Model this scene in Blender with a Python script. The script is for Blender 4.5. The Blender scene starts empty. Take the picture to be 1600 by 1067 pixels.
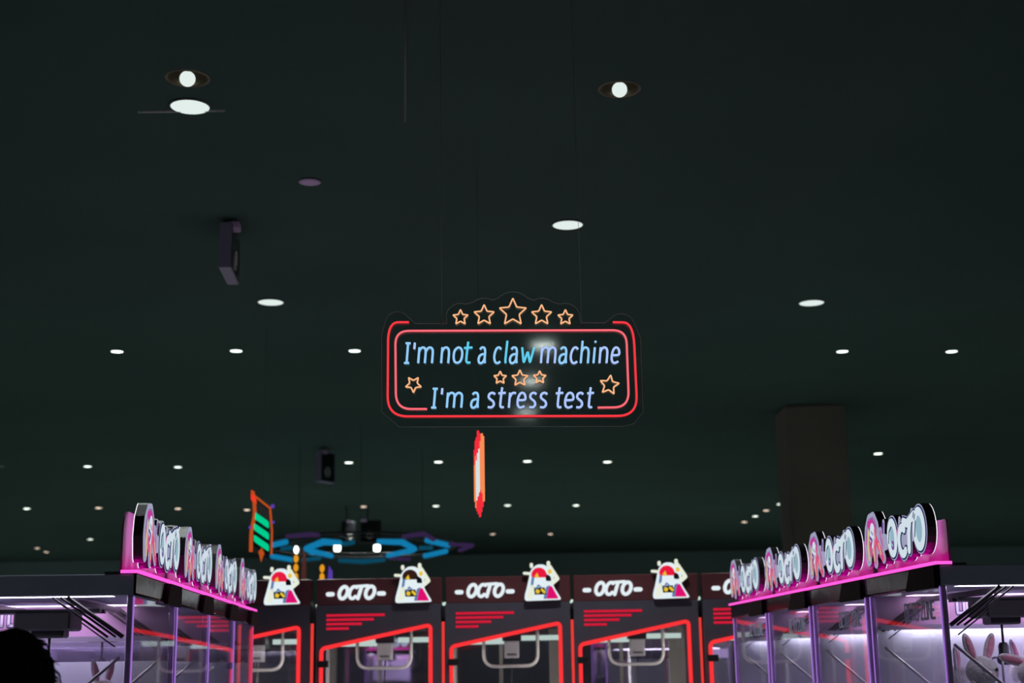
import bpy, math, random
from mathutils import Matrix, Vector
random.seed(7)
PI = math.pi
C = bpy.context.scene.collection
sc = bpy.context.scene

# ---------------------------------------------------------------- camera, world, exposure
F = 2222.0                       # focal length in pixels of the 1600 x 1067 frame (50 mm on full frame)
EYE = Vector((0, 0, 1.6))
cam_d = bpy.data.cameras.new('camera'); cam = bpy.data.objects.new('camera', cam_d); C.objects.link(cam)
cam_d.sensor_width = 36.0; cam_d.lens = F / 1600 * 36.0
cam_d.clip_start = 0.05; cam_d.clip_end = 200
RM = Matrix.Rotation(math.radians(90 + 12.85), 4, 'X') @ Matrix.Rotation(-0.016, 4, 'Z')
cam.matrix_world = Matrix.Translation(EYE) @ RM
cam_d.dof.use_dof = True; cam_d.dof.focus_distance = 6.2; cam_d.dof.aperture_fstop = 2.6
sc.camera = cam
w = bpy.data.worlds.new('world'); sc.world = w; w.use_nodes = True
w.node_tree.nodes['Background'].inputs[0].default_value = (0.35, 0.5, 0.47, 1)
w.node_tree.nodes['Background'].inputs[1].default_value = 0.012
sc.view_settings.view_transform = 'Standard'; sc.view_settings.look = 'None'
sc.view_settings.exposure = 0.0; sc.view_settings.gamma = 1.0; sc.view_settings.use_curve_mapping = False
sc.cycles.max_bounces = 12; sc.cycles.transparent_max_bounces = 24
sc.cycles.caustics_reflective = False; sc.cycles.caustics_refractive = False
sc.cycles.sample_clamp_indirect = 3.0
SPOT_DEG = 104.0
SPOT_W = 170.0                   # power of the light under each ceiling downlight
CEIL = 4.6

def ray(px, py):
    return (RM.to_3x3() @ Vector(((px - 800) / F, -(py - 533.5) / F, -1))).normalized()
def at_y(px, py, y):
    d = ray(px, py); return EYE + d * ((y - EYE.y) / d.y)
def at_z(px, py, z):
    d = ray(px, py); return EYE + d * ((z - EYE.z) / d.z)

# ---------------------------------------------------------------- materials
def new_mat(name):
    m = bpy.data.materials.new(name); m.use_nodes = True
    nt = m.node_tree; nt.nodes.clear()
    out = nt.nodes.new('ShaderNodeOutputMaterial')
    return m, nt, out
def pbr(name, col, rough=0.5, metal=0.0, noise=0.0, scale=8.0, spec=0.5, bump=0.0, sheen=0.0):
    m, nt, out = new_mat(name)
    b = nt.nodes.new('ShaderNodeBsdfPrincipled')
    b.inputs['Base Color'].default_value = (*col, 1); b.inputs['Roughness'].default_value = rough
    b.inputs['Metallic'].default_value = metal; b.inputs['Specular IOR Level'].default_value = spec
    if sheen: b.inputs['Sheen Weight'].default_value = sheen
    tc = nt.nodes.new('ShaderNodeTexCoord'); n = nt.nodes.new('ShaderNodeTexNoise')
    n.inputs['Scale'].default_value = scale; n.inputs['Detail'].default_value = 4
    nt.links.new(tc.outputs['Object'], n.inputs['Vector'])
    if noise:
        r = nt.nodes.new('ShaderNodeValToRGB')
        r.color_ramp.elements[0].position = 0.3; r.color_ramp.elements[1].position = 0.7
        r.color_ramp.elements[0].color = tuple(c * (1 - noise) for c in col) + (1,)
        r.color_ramp.elements[1].color = tuple(min(1, c * (1 + noise)) for c in col) + (1,)
        nt.links.new(n.outputs['Fac'], r.inputs['Fac']); nt.links.new(r.outputs['Color'], b.inputs['Base Color'])
    if bump:
        bp = nt.nodes.new('ShaderNodeBump'); bp.inputs['Strength'].default_value = bump
        bp.inputs['Distance'].default_value = 0.01
        nt.links.new(n.outputs['Fac'], bp.inputs['Height']); nt.links.new(bp.outputs['Normal'], b.inputs['Normal'])
    nt.links.new(b.outputs[0], out.inputs[0]); return m
def glow(name, col, s):
    m, nt, out = new_mat(name)
    e = nt.nodes.new('ShaderNodeEmission'); e.inputs[0].default_value = (*col, 1); e.inputs[1].default_value = s
    nt.links.new(e.outputs[0], out.inputs[0]); return m
def clear(name, tint=(1, 1, 1), ior=1.45, rough=0.0, body=0.0, body_col=(0.5, 0.4, 0.6)):
    m, nt, out = new_mat(name)
    t = nt.nodes.new('ShaderNodeBsdfTransparent'); t.inputs[0].default_value = (*tint, 1)
    g = nt.nodes.new('ShaderNodeBsdfGlossy'); g.inputs['Roughness'].default_value = rough
    f = nt.nodes.new('ShaderNodeFresnel'); f.inputs[0].default_value = ior
    # a pane seen edge-on from behind: use the front-side Fresnel for both faces
    geo = nt.nodes.new('ShaderNodeNewGeometry')
    lw = nt.nodes.new('ShaderNodeLayerWeight'); lw.inputs[0].default_value = 0.5
    pw = nt.nodes.new('ShaderNodeMath'); pw.operation = 'POWER'; pw.inputs[1].default_value = 5.0
    nt.links.new(lw.outputs['Facing'], pw.inputs[0])
    r0 = ((ior - 1) / (ior + 1)) ** 2 * 1.6
    ma = nt.nodes.new('ShaderNodeMath'); ma.operation = 'MULTIPLY_ADD'
    ma.inputs[1].default_value = 1 - r0; ma.inputs[2].default_value = r0
    nt.links.new(pw.outputs[0], ma.inputs[0])
    nt.nodes.remove(f); nt.nodes.remove(geo)
    mx = nt.nodes.new('ShaderNodeMixShader')
    nt.links.new(ma.outputs[0], mx.inputs[0]); nt.links.new(t.outputs[0], mx.inputs[1]); nt.links.new(g.outputs[0], mx.inputs[2])
    last = mx
    if body:
        d = nt.nodes.new('ShaderNodeBsdfDiffuse'); d.inputs[0].default_value = (*body_col, 1)
        m2 = nt.nodes.new('ShaderNodeMixShader'); m2.inputs[0].default_value = body
        nt.links.new(mx.outputs[0], m2.inputs[1]); nt.links.new(d.outputs[0], m2.inputs[2]); last = m2
    nt.links.new(last.outputs[0], out.inputs[0]); return m
def translucent(name, col, mix=0.5, gl=0.15):
    m, nt, out = new_mat(name)
    d = nt.nodes.new('ShaderNodeBsdfDiffuse'); d.inputs[0].default_value = (*col, 1)
    t = nt.nodes.new('ShaderNodeBsdfTranslucent'); t.inputs[0].default_value = (*col, 1)
    g = nt.nodes.new('ShaderNodeBsdfGlossy'); g.inputs['Roughness'].default_value = 0.15
    mx = nt.nodes.new('ShaderNodeMixShader'); mx.inputs[0].default_value = mix
    m2 = nt.nodes.new('ShaderNodeMixShader'); m2.inputs[0].default_value = gl
    nt.links.new(d.outputs[0], mx.inputs[1]); nt.links.new(t.outputs[0], mx.inputs[2])
    nt.links.new(mx.outputs[0], m2.inputs[1]); nt.links.new(g.outputs[0], m2.inputs[2])
    nt.links.new(m2.outputs[0], out.inputs[0]); return m

M = {}
M['ceiling'] = pbr('ceiling_paint', (0.060, 0.100, 0.084), 0.95, noise=0.06, scale=0.6, spec=0.0)
M['wall'] = pbr('wall_paint', (0.17, 0.25, 0.235), 0.95, noise=0.08, scale=0.4, spec=0.0)
M['pillar'] = pbr('pillar_paint', (0.19, 0.175, 0.145), 0.9, noise=0.1, scale=1.0, spec=0.1)
M['floor'] = pbr('floor_vinyl', (0.55, 0.55, 0.57), 0.55, noise=0.12, scale=2.0)
M['trim'] = pbr('lit_ceiling_edge', (0.5, 0.5, 0.46), 0.4, noise=0.3, scale=30)
M['lamp'] = glow('lamp_white', (0.80, 0.92, 0.86), 4.0)
M['lamp_disc'] = glow('lamp_disc', (0.76, 0.86, 0.82), 1.0)
M['lamp_bright'] = glow('lamp_bright', (0.80, 0.90, 0.84), 17.0)
M['lamp_far'] = glow('lamp_far', (0.80, 0.9, 0.80), 4.6)
M['lamp_warm'] = glow('lamp_warm', (1.0, 0.78, 0.60), 2.8)
M['lamp_dim'] = glow('lamp_dim', (0.5, 0.6, 0.5), 0.10)
M['lamp_off'] = pbr('lamp_off', (0.62, 0.42, 0.70), 0.5)  # grey disc; the purple light it reflects is painted into its colour
M['ring'] = pbr('lamp_ring', (0.05, 0.06, 0.06), 0.5)
M['can'] = pbr('reflector_can', (0.16, 0.14, 0.09), 0.30, metal=0.7)
M['matt_black'] = pbr('matt_black', (0.004, 0.003, 0.004), 0.6, spec=0.1)
M['black'] = pbr('black_plastic', (0.012, 0.012, 0.014), 0.45, noise=0.2, scale=20)
M['black_gloss'] = pbr('black_gloss', (0.010, 0.010, 0.012), 0.12, noise=0.1)
M['cabinet'] = pbr('charcoal_cabinet', (0.085, 0.075, 0.105), 0.55, noise=0.08, scale=5)
M['cabinet_side'] = pbr('slate_cabinet', (0.30, 0.31, 0.44), 0.45, noise=0.12, scale=3)
M['chrome'] = pbr('smoked_mirror', (0.03, 0.03, 0.042), 0.16, metal=1.0, noise=0.15, scale=14, bump=0.15)
M['steel'] = pbr('steel', (0.45, 0.45, 0.47), 0.3, metal=0.9, noise=0.1)
M['dark_steel'] = pbr('dark_steel', (0.06, 0.06, 0.07), 0.35, metal=0.7, noise=0.2)
M['grey_tube'] = pbr('grey_tube', (0.72, 0.70, 0.66), 0.35)
M['grey_box'] = pbr('grey_box', (0.62, 0.62, 0.62), 0.5)
M['post'] = pbr('purple_lit_post', (0.55, 0.36, 0.75), 0.2, metal=0.35, noise=0.15, scale=9)  # purple light on the posts is painted into their colour
M['post_led'] = glow('post_led', (0.42, 0.20, 0.74), 0.8)
M['glass'] = clear('cabinet_glass', (0.93, 0.92, 0.95), 1.5, body=0.02)
M['acrylic'] = clear('clear_acrylic', (0.93, 0.95, 0.97), 1.49, rough=0.055)
M['edge_glint'] = pbr('edge_glint', (0.55, 0.6, 0.6), 0.3)
M['pink_panel'] = translucent('pink_acrylic', (0.42, 0.09, 0.32), 0.3, 0.05)
M['pink_led'] = glow('pink_led', (1.0, 0.0, 0.52), 8.0)
M['pink_lip'] = glow('pink_lip', (1.0, 0.09, 0.58), 1.4)
M['halo'] = glow('halo_white', (0.94, 0.86, 1.0), 1.7)
M['f_white'] = glow('face_white', (0.66, 0.76, 0.84), 0.95)
M['f_lav'] = glow('face_lavender', (0.40, 0.40, 0.58), 0.85)
M['f_navy'] = glow('face_navy', (0.02, 0.04, 0.13), 0.8)
M['f_blue'] = glow('face_blue', (0.33, 0.52, 0.62), 0.85)
M['f_mag'] = glow('face_magenta', (0.62, 0.05, 0.36), 0.85)
M['f_pink'] = glow('face_pink', (0.80, 0.09, 0.24), 0.85)
M['f_yel'] = glow('face_yellow', (0.75, 0.60, 0.34), 0.8)
M['f_purp'] = glow('face_purple', (0.20, 0.08, 0.36), 0.8)
M['neon_red'] = glow('neon_red', (1.0, 0.042, 0.06), 0.98)
M['neon_pink'] = glow('neon_pink', (1.0, 0.15, 0.19), 0.98)
M['neon_orange'] = glow('neon_orange', (1.0, 0.50, 0.25), 0.98)
M['neon_blue'] = glow('neon_blue', (0.30, 0.62, 0.95), 0.98)
M['neon_cyan'] = glow('neon_cyan', (0.12, 0.62, 0.86), 0.98)
M['neon_lilac'] = glow('neon_lilac', (0.42, 0.58, 1.0), 0.98)
M['tube_red'] = glow('tube_red', (1.0, 0.035, 0.04), 1.0)
M['decal_red_glow'] = glow('decal_red_glow', (0.68, 0.012, 0.045), 0.9)  # printed stripes made to glow, their brightness put into the material
M['side_red'] = glow('side_red', (1.0, 0.06, 0.05), 0.8)
M['marquee'] = pbr('maroon_marquee', (0.13, 0.035, 0.04), 0.4)
M['m_white'] = glow('sign_white', (0.76, 0.86, 0.90), 1.0)
M['m_cream'] = glow('sign_cream', (0.80, 0.84, 0.70), 1.0)
M['m_red'] = glow('sign_red', (0.80, 0.01, 0.05), 1.0)
M['m_mag'] = glow('sign_magenta', (0.72, 0.005, 0.16), 1.0)
M['m_yel'] = glow('sign_yellow', (0.80, 0.52, 0.03), 1.0)
M['m_blue'] = glow('sign_blue', (0.12, 0.22, 0.45), 0.9)
M['m_off'] = pbr('sign_unlit', (0.14, 0.03, 0.02), 0.5)
M['white_tube'] = glow('fluorescent', (0.62, 0.80, 0.70), 1.0)
M['inner_lamp'] = glow('lilac_lamp', (0.95, 0.70, 1.0), 4.5)
M['shelf_lamp'] = glow('shelf_lamp', (0.90, 0.88, 1.0), 15.0)
M['end_lamp'] = glow('end_lamp', (0.92, 0.86, 1.0), 9.0)
M['inner_fill'] = glow('cabinet_fill', (0.9, 0.92, 0.82), 26.0)
M['board'] = pbr('lilac_board', (0.62, 0.42, 0.60), 0.5, noise=0.1, scale=6)
M['board_low'] = pbr('pale_board', (0.62, 0.62, 0.74), 0.5, noise=0.06, scale=4)
M['print_blue'] = pbr('print_blue', (0.05, 0.09, 0.20), 0.5)
M['print_white'] = pbr('print_white', (0.80, 0.80, 0.90), 0.5)
M['print_mid'] = pbr('print_mid', (0.22, 0.30, 0.50), 0.5)
M['print_grey'] = pbr('print_grey', (0.75, 0.80, 0.95), 0.5)
M['inner_back'] = pbr('olive_board', (0.16, 0.17, 0.12), 0.6, noise=0.55, scale=3.2)
M['inner_pale'] = pbr('beige_board', (0.40, 0.36, 0.32), 0.6, noise=0.2, scale=3)
M['cyan'] = glow('cyan_led', (0.01, 0.34, 0.72), 0.55)
M['cyan_dim'] = glow('cyan_dim', (0.01, 0.20, 0.36), 0.3)
M['violet_dim'] = glow('violet_dim', (0.14, 0.07, 0.26), 0.22)
M['green'] = glow('green_bar', (0.0, 0.68, 0.30), 0.9)
M['orange'] = glow('orange_led', (0.78, 0.12, 0.02), 0.6)
M['orange_red'] = glow('orange_red', (0.95, 0.05, 0.02), 0.9)
M['amber'] = glow('amber_led', (0.95, 0.40, 0.02), 0.8)
M['violet'] = glow('violet_led', (0.16, 0.07, 0.60), 0.6)
M['s_red'] = glow('strip_red', (1.0, 0.03, 0.05), 0.9)
M['s_orange'] = glow('strip_orange', (1.0, 0.28, 0.10), 0.95)
M['s_white'] = glow('strip_white', (0.68, 0.80, 0.80), 0.95)
M['speaker'] = pbr('speaker_grey', (0.24, 0.21, 0.31), 0.5)
M['speaker_light'] = pbr('speaker_light', (0.50, 0.34, 0.55), 0.5)
M['hair'] = pbr('black_hair', (0.005, 0.006, 0.006), 0.8, noise=0.3, scale=40, spec=0.08)
M['skin'] = pbr('skin', (0.45, 0.28, 0.2), 0.5)
M['cloth'] = pbr('dark_shirt', (0.02, 0.02, 0.025), 0.8)
M['plush'] = pbr('white_plush', (0.80, 0.78, 0.82), 0.95, noise=0.12, scale=60, bump=0.8, sheen=0.6)
M['plush_pink'] = pbr('pink_plush', (0.75, 0.28, 0.42), 0.95, noise=0.15, scale=60, bump=0.6, sheen=0.5)
M['plush_lilac'] = pbr('lilac_plush', (0.42, 0.25, 0.55), 0.95, noise=0.15, scale=60, bump=0.6, sheen=0.5)
M['eye'] = pbr('black_eye', (0.01, 0.01, 0.01), 0.15)
M['wire'] = pbr('wire', (0.30, 0.26, 0.26), 0.4, metal=0.5)

# ---------------------------------------------------------------- mesh helpers
class MB:
    def __init__(s): s.v = []; s.f = []; s.m = []; s.sm = []
    def add(s, vs, fs, mi=0, smooth=False):
        b = len(s.v); s.v += [tuple(v) for v in vs]
        for f in fs: s.f.append([b + i for i in f]); s.m.append(mi); s.sm.append(smooth)
    def box(s, x0, x1, y0, y1, z0, z1, mi=0):
        s.add([(x0,y0,z0),(x1,y0,z0),(x1,y1,z0),(x0,y1,z0),(x0,y0,z1),(x1,y0,z1),(x1,y1,z1),(x0,y1,z1)],
              [(0,3,2,1),(4,5,6,7),(0,1,5,4),(1,2,6,5),(2,3,7,6),(3,0,4,7)], mi)
    def bbox(s, x0, x1, y0, y1, z0, z1, b=0.008, mi=0):        # box with bevelled vertical and front edges
        poly = [(x0+b,y0),(x1-b,y0),(x1,y0+b),(x1,y1-b),(x1-b,y1),(x0+b,y1),(x0,y1-b),(x0,y0+b)]
        ins = [(x0+2*b,y0+b),(x1-2*b,y0+b),(x1-b,y0+2*b),(x1-b,y1-2*b),(x1-2*b,y1-b),(x0+2*b,y1-b),(x0+b,y1-2*b),(x0+b,y0+2*b)]
        v = [(*p, z0) for p in ins] + [(*p, z0+b) for p in poly] + [(*p, z1-b) for p in poly] + [(*p, z1) for p in ins]
        fs = [tuple(range(7,-1,-1)), tuple(range(24,32))]
        for k in range(3):
            for i in range(8):
                j = (i+1) % 8; fs.append((k*8+i, k*8+j, (k+1)*8+j, (k+1)*8+i))
        s.add(v, fs, mi)
    def prism(s, poly, y0, y1, mi=0, side=None):               # poly in (x, z), front at y0
        n = len(poly); side = mi if side is None else side
        a = sum(poly[i][0]*poly[(i+1)%n][1]-poly[(i+1)%n][0]*poly[i][1] for i in range(n))
        if a < 0: poly = poly[::-1]
        v = [(x, y0, z) for x, z in poly] + [(x, y1, z) for x, z in poly]
        s.add(v, [tuple(range(n))], mi)
        s.add(v, [tuple(range(2*n-1, n-1, -1))] + [(i, i+n, (i+1)%n+n, (i+1)%n) for i in range(n)], side)
    def stroke(s, pts, r, y0, y1, mi=0, side=None, closed=False):
        n = len(pts)
        for i in range(n if closed else n-1):
            a = pts[i]; b = pts[(i+1) % n]
            dx, dz = b[0]-a[0], b[1]-a[1]; L = math.hypot(dx, dz)
            if L < 1e-7: continue
            ux, uz = -dz/L*r, dx/L*r
            s.prism([(a[0]+ux,a[1]+uz),(a[0]-ux,a[1]-uz),(b[0]-ux,b[1]-uz),(b[0]+ux,b[1]+uz)], y0, y1, mi, side)
        for p in pts:
            s.prism([(p[0]+r*math.cos(t*PI/5), p[1]+r*math.sin(t*PI/5)) for t in range(10)], y0, y1, mi, side)
    def tube(s, pts, r, n=8, closed=False, mi=0):
        P_ = [Vector(p) for p in pts]; N = len(P_); rings = []
        up = None
        for i in range(N):
            if closed: d = (P_[(i+1)%N]-P_[i]).normalized() + (P_[i]-P_[i-1]).normalized()
            elif i == 0: d = P_[1]-P_[0]
            elif i == N-1: d = P_[-1]-P_[-2]
            else: d = (P_[i+1]-P_[i]).normalized() + (P_[i]-P_[i-1]).normalized()
            d = d.normalized() if d.length > 1e-9 else Vector((0,0,1))
            if up is None: up = Vector((0,1,0)) if abs(d.y) < 0.9 else Vector((1,0,0))
            a = up - d*up.dot(d); a.normalize(); up = a; b = d.cross(a)
            rr = r[i] if isinstance(r, (list, tuple)) else r
            k = 1.0
            if 0 < i < N-1 or closed:
                c = (P_[(i+1)%N]-P_[i]).normalized().dot(d); k = 1/max(c, 0.6)
            rings.append([P_[i] + (a*math.cos(2*PI*j/n) + b*math.sin(2*PI*j/n))*rr*(k if k < 1.3 else 1.3) for j in range(n)])
        v = [p for ring in rings for p in ring]; fs = []
        for i in range(N if closed else N-1):
            q = (i+1) % N
            for j in range(n): fs.append((i*n+j, i*n+(j+1)%n, q*n+(j+1)%n, q*n+j))
        if not closed: fs += [tuple(range(n-1,-1,-1)), tuple((N-1)*n+j for j in range(n))]
        s.add(v, fs, mi, True)
    def lathe(s, prof, c, n=24, mi=0, caps=True):
        v = []; fs = []
        for r, z in prof:
            for j in range(n): v.append((c[0]+r*math.cos(2*PI*j/n), c[1]+r*math.sin(2*PI*j/n), c[2]+z))
        for i in range(len(prof)-1):
            for j in range(n): fs.append((i*n+j, i*n+(j+1)%n, (i+1)*n+(j+1)%n, (i+1)*n+j))
        s.add(v, fs, mi, True)
        if caps:
            s.add(v[:n], [tuple(range(n-1,-1,-1))], mi); s.add(v[-n:], [tuple(range(n))], mi)
    def ball(s, c, r, mi=0, nu=16, nv=10, rot=None):
        r = (r, r, r) if not isinstance(r, (tuple, list)) else r
        v = []; fs = []
        for i in range(nv+1):
            th = PI*i/nv
            for j in range(nu):
                p = Vector((r[0]*math.sin(th)*math.cos(2*PI*j/nu), r[1]*math.sin(th)*math.sin(2*PI*j/nu), r[2]*math.cos(th)))
                if rot: p = rot @ p
                v.append((c[0]+p.x, c[1]+p.y, c[2]+p.z))
        for i in range(nv):
            for j in range(nu): fs.append((i*nu+j, (i+1)*nu+j, (i+1)*nu+(j+1)%nu, i*nu+(j+1)%nu))
        s.add(v, fs, mi, True)
    def build(s, name, mats, parent=None, loc=None, label=None):
        me = bpy.data.meshes.new(name); me.from_pydata(s.v, [], s.f)
        for m in (mats if isinstance(mats, (list, tuple)) else [mats]): me.materials.append(M[m])
        me.polygons.foreach_set('material_index', s.m); me.polygons.foreach_set('use_smooth', s.sm); me.update()
        o = bpy.data.objects.new(name, me); C.objects.link(o)
        if parent: o.parent = parent
        if loc: o.location = loc
        if label: o['label'] = label
        return o
def thing(name, label, cat, loc=(0,0,0), rz=0.0, group=None):
    o = bpy.data.objects.new(name, None); C.objects.link(o); o.location = loc; o.rotation_euler = (0,0,rz)
    o.empty_display_size = 0.1
    return tag(o, label, cat, group)
def tag(o, label, cat, group=None):
    o['label'] = label; o['category'] = cat
    if group: o['group'] = group
    return o
def struct(o): o['kind'] = 'structure'; return o
def copy_tree(o, parent=None):
    kids = list(o.children)
    c = o.copy(); C.objects.link(c)
    if parent: c.parent = parent
    for k in kids: copy_tree(k, c)
    return c
def arc(cx, cz, rx, rz, a0, a1, n=10):
    return [(cx+rx*math.cos(math.radians(a0+(a1-a0)*i/n)), cz+rz*math.sin(math.radians(a0+(a1-a0)*i/n))) for i in range(n+1)]
def fillet(pts, rad, n=6, closed=False):
    out = []; N = len(pts)
    for i, p in enumerate(pts):
        if not closed and i in (0, N-1): out.append(tuple(p)); continue
        a = Vector(pts[i-1]); b = Vector(p); c = Vector(pts[(i+1) % N])
        r = rad[i] if isinstance(rad, (list, tuple)) else rad
        r1 = min(r, (a-b).length*0.49); r2 = min(r, (c-b).length*0.49)
        s0 = b+(a-b).normalized()*r1; s1 = b+(c-b).normalized()*r2
        for k in range(n+1):
            t = k/n; q = s0*(1-t)**2 + b*2*t*(1-t) + s1*t*t; out.append(tuple(q))
    return out
def smooth_line(pts, n=4):                                     # Catmull-Rom
    P_ = [Vector(p) for p in pts]; out = []
    for i in range(len(P_)-1):
        p0 = P_[max(i-1,0)]; p1 = P_[i]; p2 = P_[i+1]; p3 = P_[min(i+2,len(P_)-1)]
        for k in range(n):
            t = k/n
            out.append(tuple(0.5*((2*p1)+(p2-p0)*t+(2*p0-5*p1+4*p2-p3)*t*t+(3*p1-p0-3*p2+p3)*t**3)))
    out.append(tuple(P_[-1])); return out

# ---------------------------------------------------------------- the hall
X0, X1, Y0, Y1 = -24.0, 24.0, -9.0, 39.5
mb = MB(); mb.box(X0, X1, Y0, Y1, -0.2, 0.0); struct(mb.build('floor', 'floor'))
bulbs = [at_z(293, 121.5, CEIL), at_z(968, 138.5, CEIL)]           # the two open recessed lamps need holes in the ceiling
mb = MB(); hs = 0.10
xs_ = sorted([X0, X1] + [b.x+k*hs for b in bulbs for k in (-1, 1)]); ys_ = sorted([Y0, Y1] + [b.y+k*hs for b in bulbs for k in (-1, 1)])
for i in range(len(xs_)-1):
    for j in range(len(ys_)-1):
        mx_, my_ = (xs_[i]+xs_[i+1])/2, (ys_[j]+ys_[j+1])/2
        if any(abs(mx_-b.x) < hs and abs(my_-b.y) < hs for b in bulbs): continue
        mb.box(xs_[i], xs_[i+1], ys_[j], ys_[j+1], CEIL, CEIL+0.25)
struct(mb.build('ceiling', 'ceiling'))
for nm, a in (('wall_back', (X0, X1, Y1, Y1+0.2)), ('wall_left', (X0-0.2, X0, Y0, Y1)), ('wall_right', (X1, X1+0.2, Y0, Y1)), ('wall_front', (X0, X1, Y0-0.2, Y0))):
    mb = MB(); mb.box(*a, 0, CEIL); struct(mb.build(nm, 'wall'))
# square pillar far right, faintly brown
pc = at_y(1290, 900, 16.8)
mb = MB(); mb.bbox(pc.x-0.36, pc.x+0.36, 16.8, 17.5, 0, CEIL, 0.02); struct(mb.build('trim_1', 'pillar'))

# ---------------------------------------------------------------- ceiling lamps
lamp_proto = {}
def spot_under(p, watts, parent):
    L = bpy.data.lights.new('lamp_light', 'SPOT'); L.energy = watts; L.spot_size = math.radians(SPOT_DEG); L.spot_blend = 0.6
    L.shadow_soft_size = 0.03; L.color = (0.92, 1.0, 0.96)
    o = bpy.data.objects.new('lamp_light', L); C.objects.link(o); o.parent = parent; o.location = (0, 0, -0.045)
def downlight(p, rad, mat, label, watts=0.0, group='round lamps in the dark ceiling'):
    t = thing('ceiling_downlight', label, 'ceiling light', (p.x, p.y, CEIL), 0, group)
    key = (rad, mat)
    if key not in lamp_proto:
        a = MB(); a.lathe([(rad, 0), (rad*1.10, 0), (rad*1.10, -0.006), (rad, -0.010), (rad, 0)], (0,0,0), 28, caps=False)
        b = MB(); b.lathe([(rad, -0.002), (rad*0.99, -0.009), (rad*0.6, -0.013)], (0,0,0), 28)
        lamp_proto[key] = (a.build('trim_ring', 'ring', t), b.build('diffuser', mat, t))
    else:
        for q in lamp_proto[key]:
            c = q.copy(); C.objects.link(c); c.parent = t
    if watts: spot_under(p, watts, t)
    return t
W_ = SPOT_W
for px, py, kind, lab in [
    (297,165,'B','large glowing disc in ceiling directly under the round bulb at upper left'),
    (887,350,'B','large glowing disc above the neon sign, touching its right hanging cable'),
    (423,471,'B','large glowing disc left of the neon sign, below the hanging loudspeaker'),
    (1268,472,'B','large glowing disc alone to the right above the neon sign'),
    (484,283,'O','unlit purple grey disc in ceiling between the upper left bulb and the loudspeaker'),
    (183,548,'S','small white lamp, leftmost of the three level with the sign text'),
    (369,547,'S','small white lamp, middle of the three left of the neon sign'),
    (554,547,'S','small white lamp nearest the left edge of the neon sign'),
    (1316,548,'S','small white lamp right of the sign, just below the large disc there'),
    (1487,548,'S','small white lamp farthest right in the ceiling'),
    (2,728,'D','faint lamp at the extreme left edge of the picture'),
    (137,728,'S','small white lamp, left of a pair high above the left machines'),
    (278,729,'S','small white lamp, right of a pair high above the left machines'),
    (545,722,'F','small white lamp beside the dim grey loudspeaker under the sign left corner'),
    (685,721,'F','small white lamp below the sign, left of the red and white strip sign'),
    (824,720,'F','small white lamp below the sign, right of the red and white strip sign'),
    (949,721,'F','small white lamp below the right end of the neon sign'),
    (1372,708,'F','small white lamp above the tallest right machine signs'),
    (42,794,'F','small lamp at far left above the dark machine fascia'),
    (154,793,'W','small warm lamp left of the first left machine sign'),
    (278,794,'W','small warm lamp just above the second left machine sign'),
    (386,796,'W','small warm lamp against the orange edge of the green barred sign'),
    (568,791,'W','small warm lamp above the blue ceiling ring'),
    (681,790,'F','small pale lamp left of the strip sign tip'),
    (793,789,'F','small pale lamp right of the strip sign tip'),
    (900,789,'F','small pale lamp, rightmost of the row under the strip sign'),
    (1219,787,'F','small lamp, nearest and highest of the diagonal line of four'),
    (1197,797,'W','small lamp, second down the diagonal line of four'),
    (1180,806,'F','small lamp, third down the diagonal line of four'),
    (1163,815,'W','small lamp, lowest of the diagonal line of four'),
    (1361,812,'W','faint warm lamp touching the nearest right machine sign'),
    (141,842,'F','small lamp just left of the first left machine sign'),
    (58,856,'W','small lamp, left of the close pair at far left'),
    (72,862,'W','small lamp, lower of the close pair at far left'),
    (770,834,'W','tiny warm lamp below the tip of the strip sign'),
    (860,834,'W','tiny warm lamp above the red haired end of the middle machine'),
    ]:
    if 'red haired' in lab: lab = 'tiny warm lamp above the colourful cutout of the middle back machine'
    p = at_z(px, py, CEIL)
    rad, mat, ww = {'B': (0.105, 'lamp_disc', W_), 'O': (0.068, 'lamp_off', 0), 'S': (0.056, 'lamp', W_), 'F': (0.062, 'lamp_far', W_), 'W': (0.060, 'lamp_warm', W_*0.6), 'D': (0.05, 'lamp_dim', 0)}[kind]
    downlight(p, rad, mat, lab, ww * (1 if p.y < 12 else 0.6 if p.y < 26 else 0.8))
# three lamps behind the viewer: the photo shows them mirrored in the sign's clear panel
for x, y, lab in ((0.30, -1.30, 'upper'), (0.20, -3.05, 'middle'), (0.16, -4.95, 'lower')):
    downlight(Vector((x, y, CEIL)), 0.115, 'lamp_bright', 'large disc behind the viewer, the %s blurred reflection in the neon sign' % lab, W_)
for x, y in [(-6,-3),(6,-3),(-6,2),(6,2),(-11,6),(11,6),(-9,11),(9,11),(-14,16),(-9,16),(9,16),(14,16),(-12,22),(12,22),(-17,28),(-12,28),(12,28),(17,28),(-13,33),(13,33),(-18,36),(18,36),(-11,37.5),(11,37.5)]:  # added fill spots without fixtures, out of view, to even out the ceiling
    L = bpy.data.lights.new('lamp_light', 'SPOT'); L.energy = W_*(1.0 if y < 5 else 0.9 if y < 30 else 1.0); L.spot_size = math.radians(SPOT_DEG); L.spot_blend = 0.6
    L.shadow_soft_size = 0.03; L.color = (0.92, 1.0, 0.96); o = bpy.data.objects.new('hall_fill_spot', L); C.objects.link(o); o.location = (x, y, CEIL-0.05)
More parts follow.
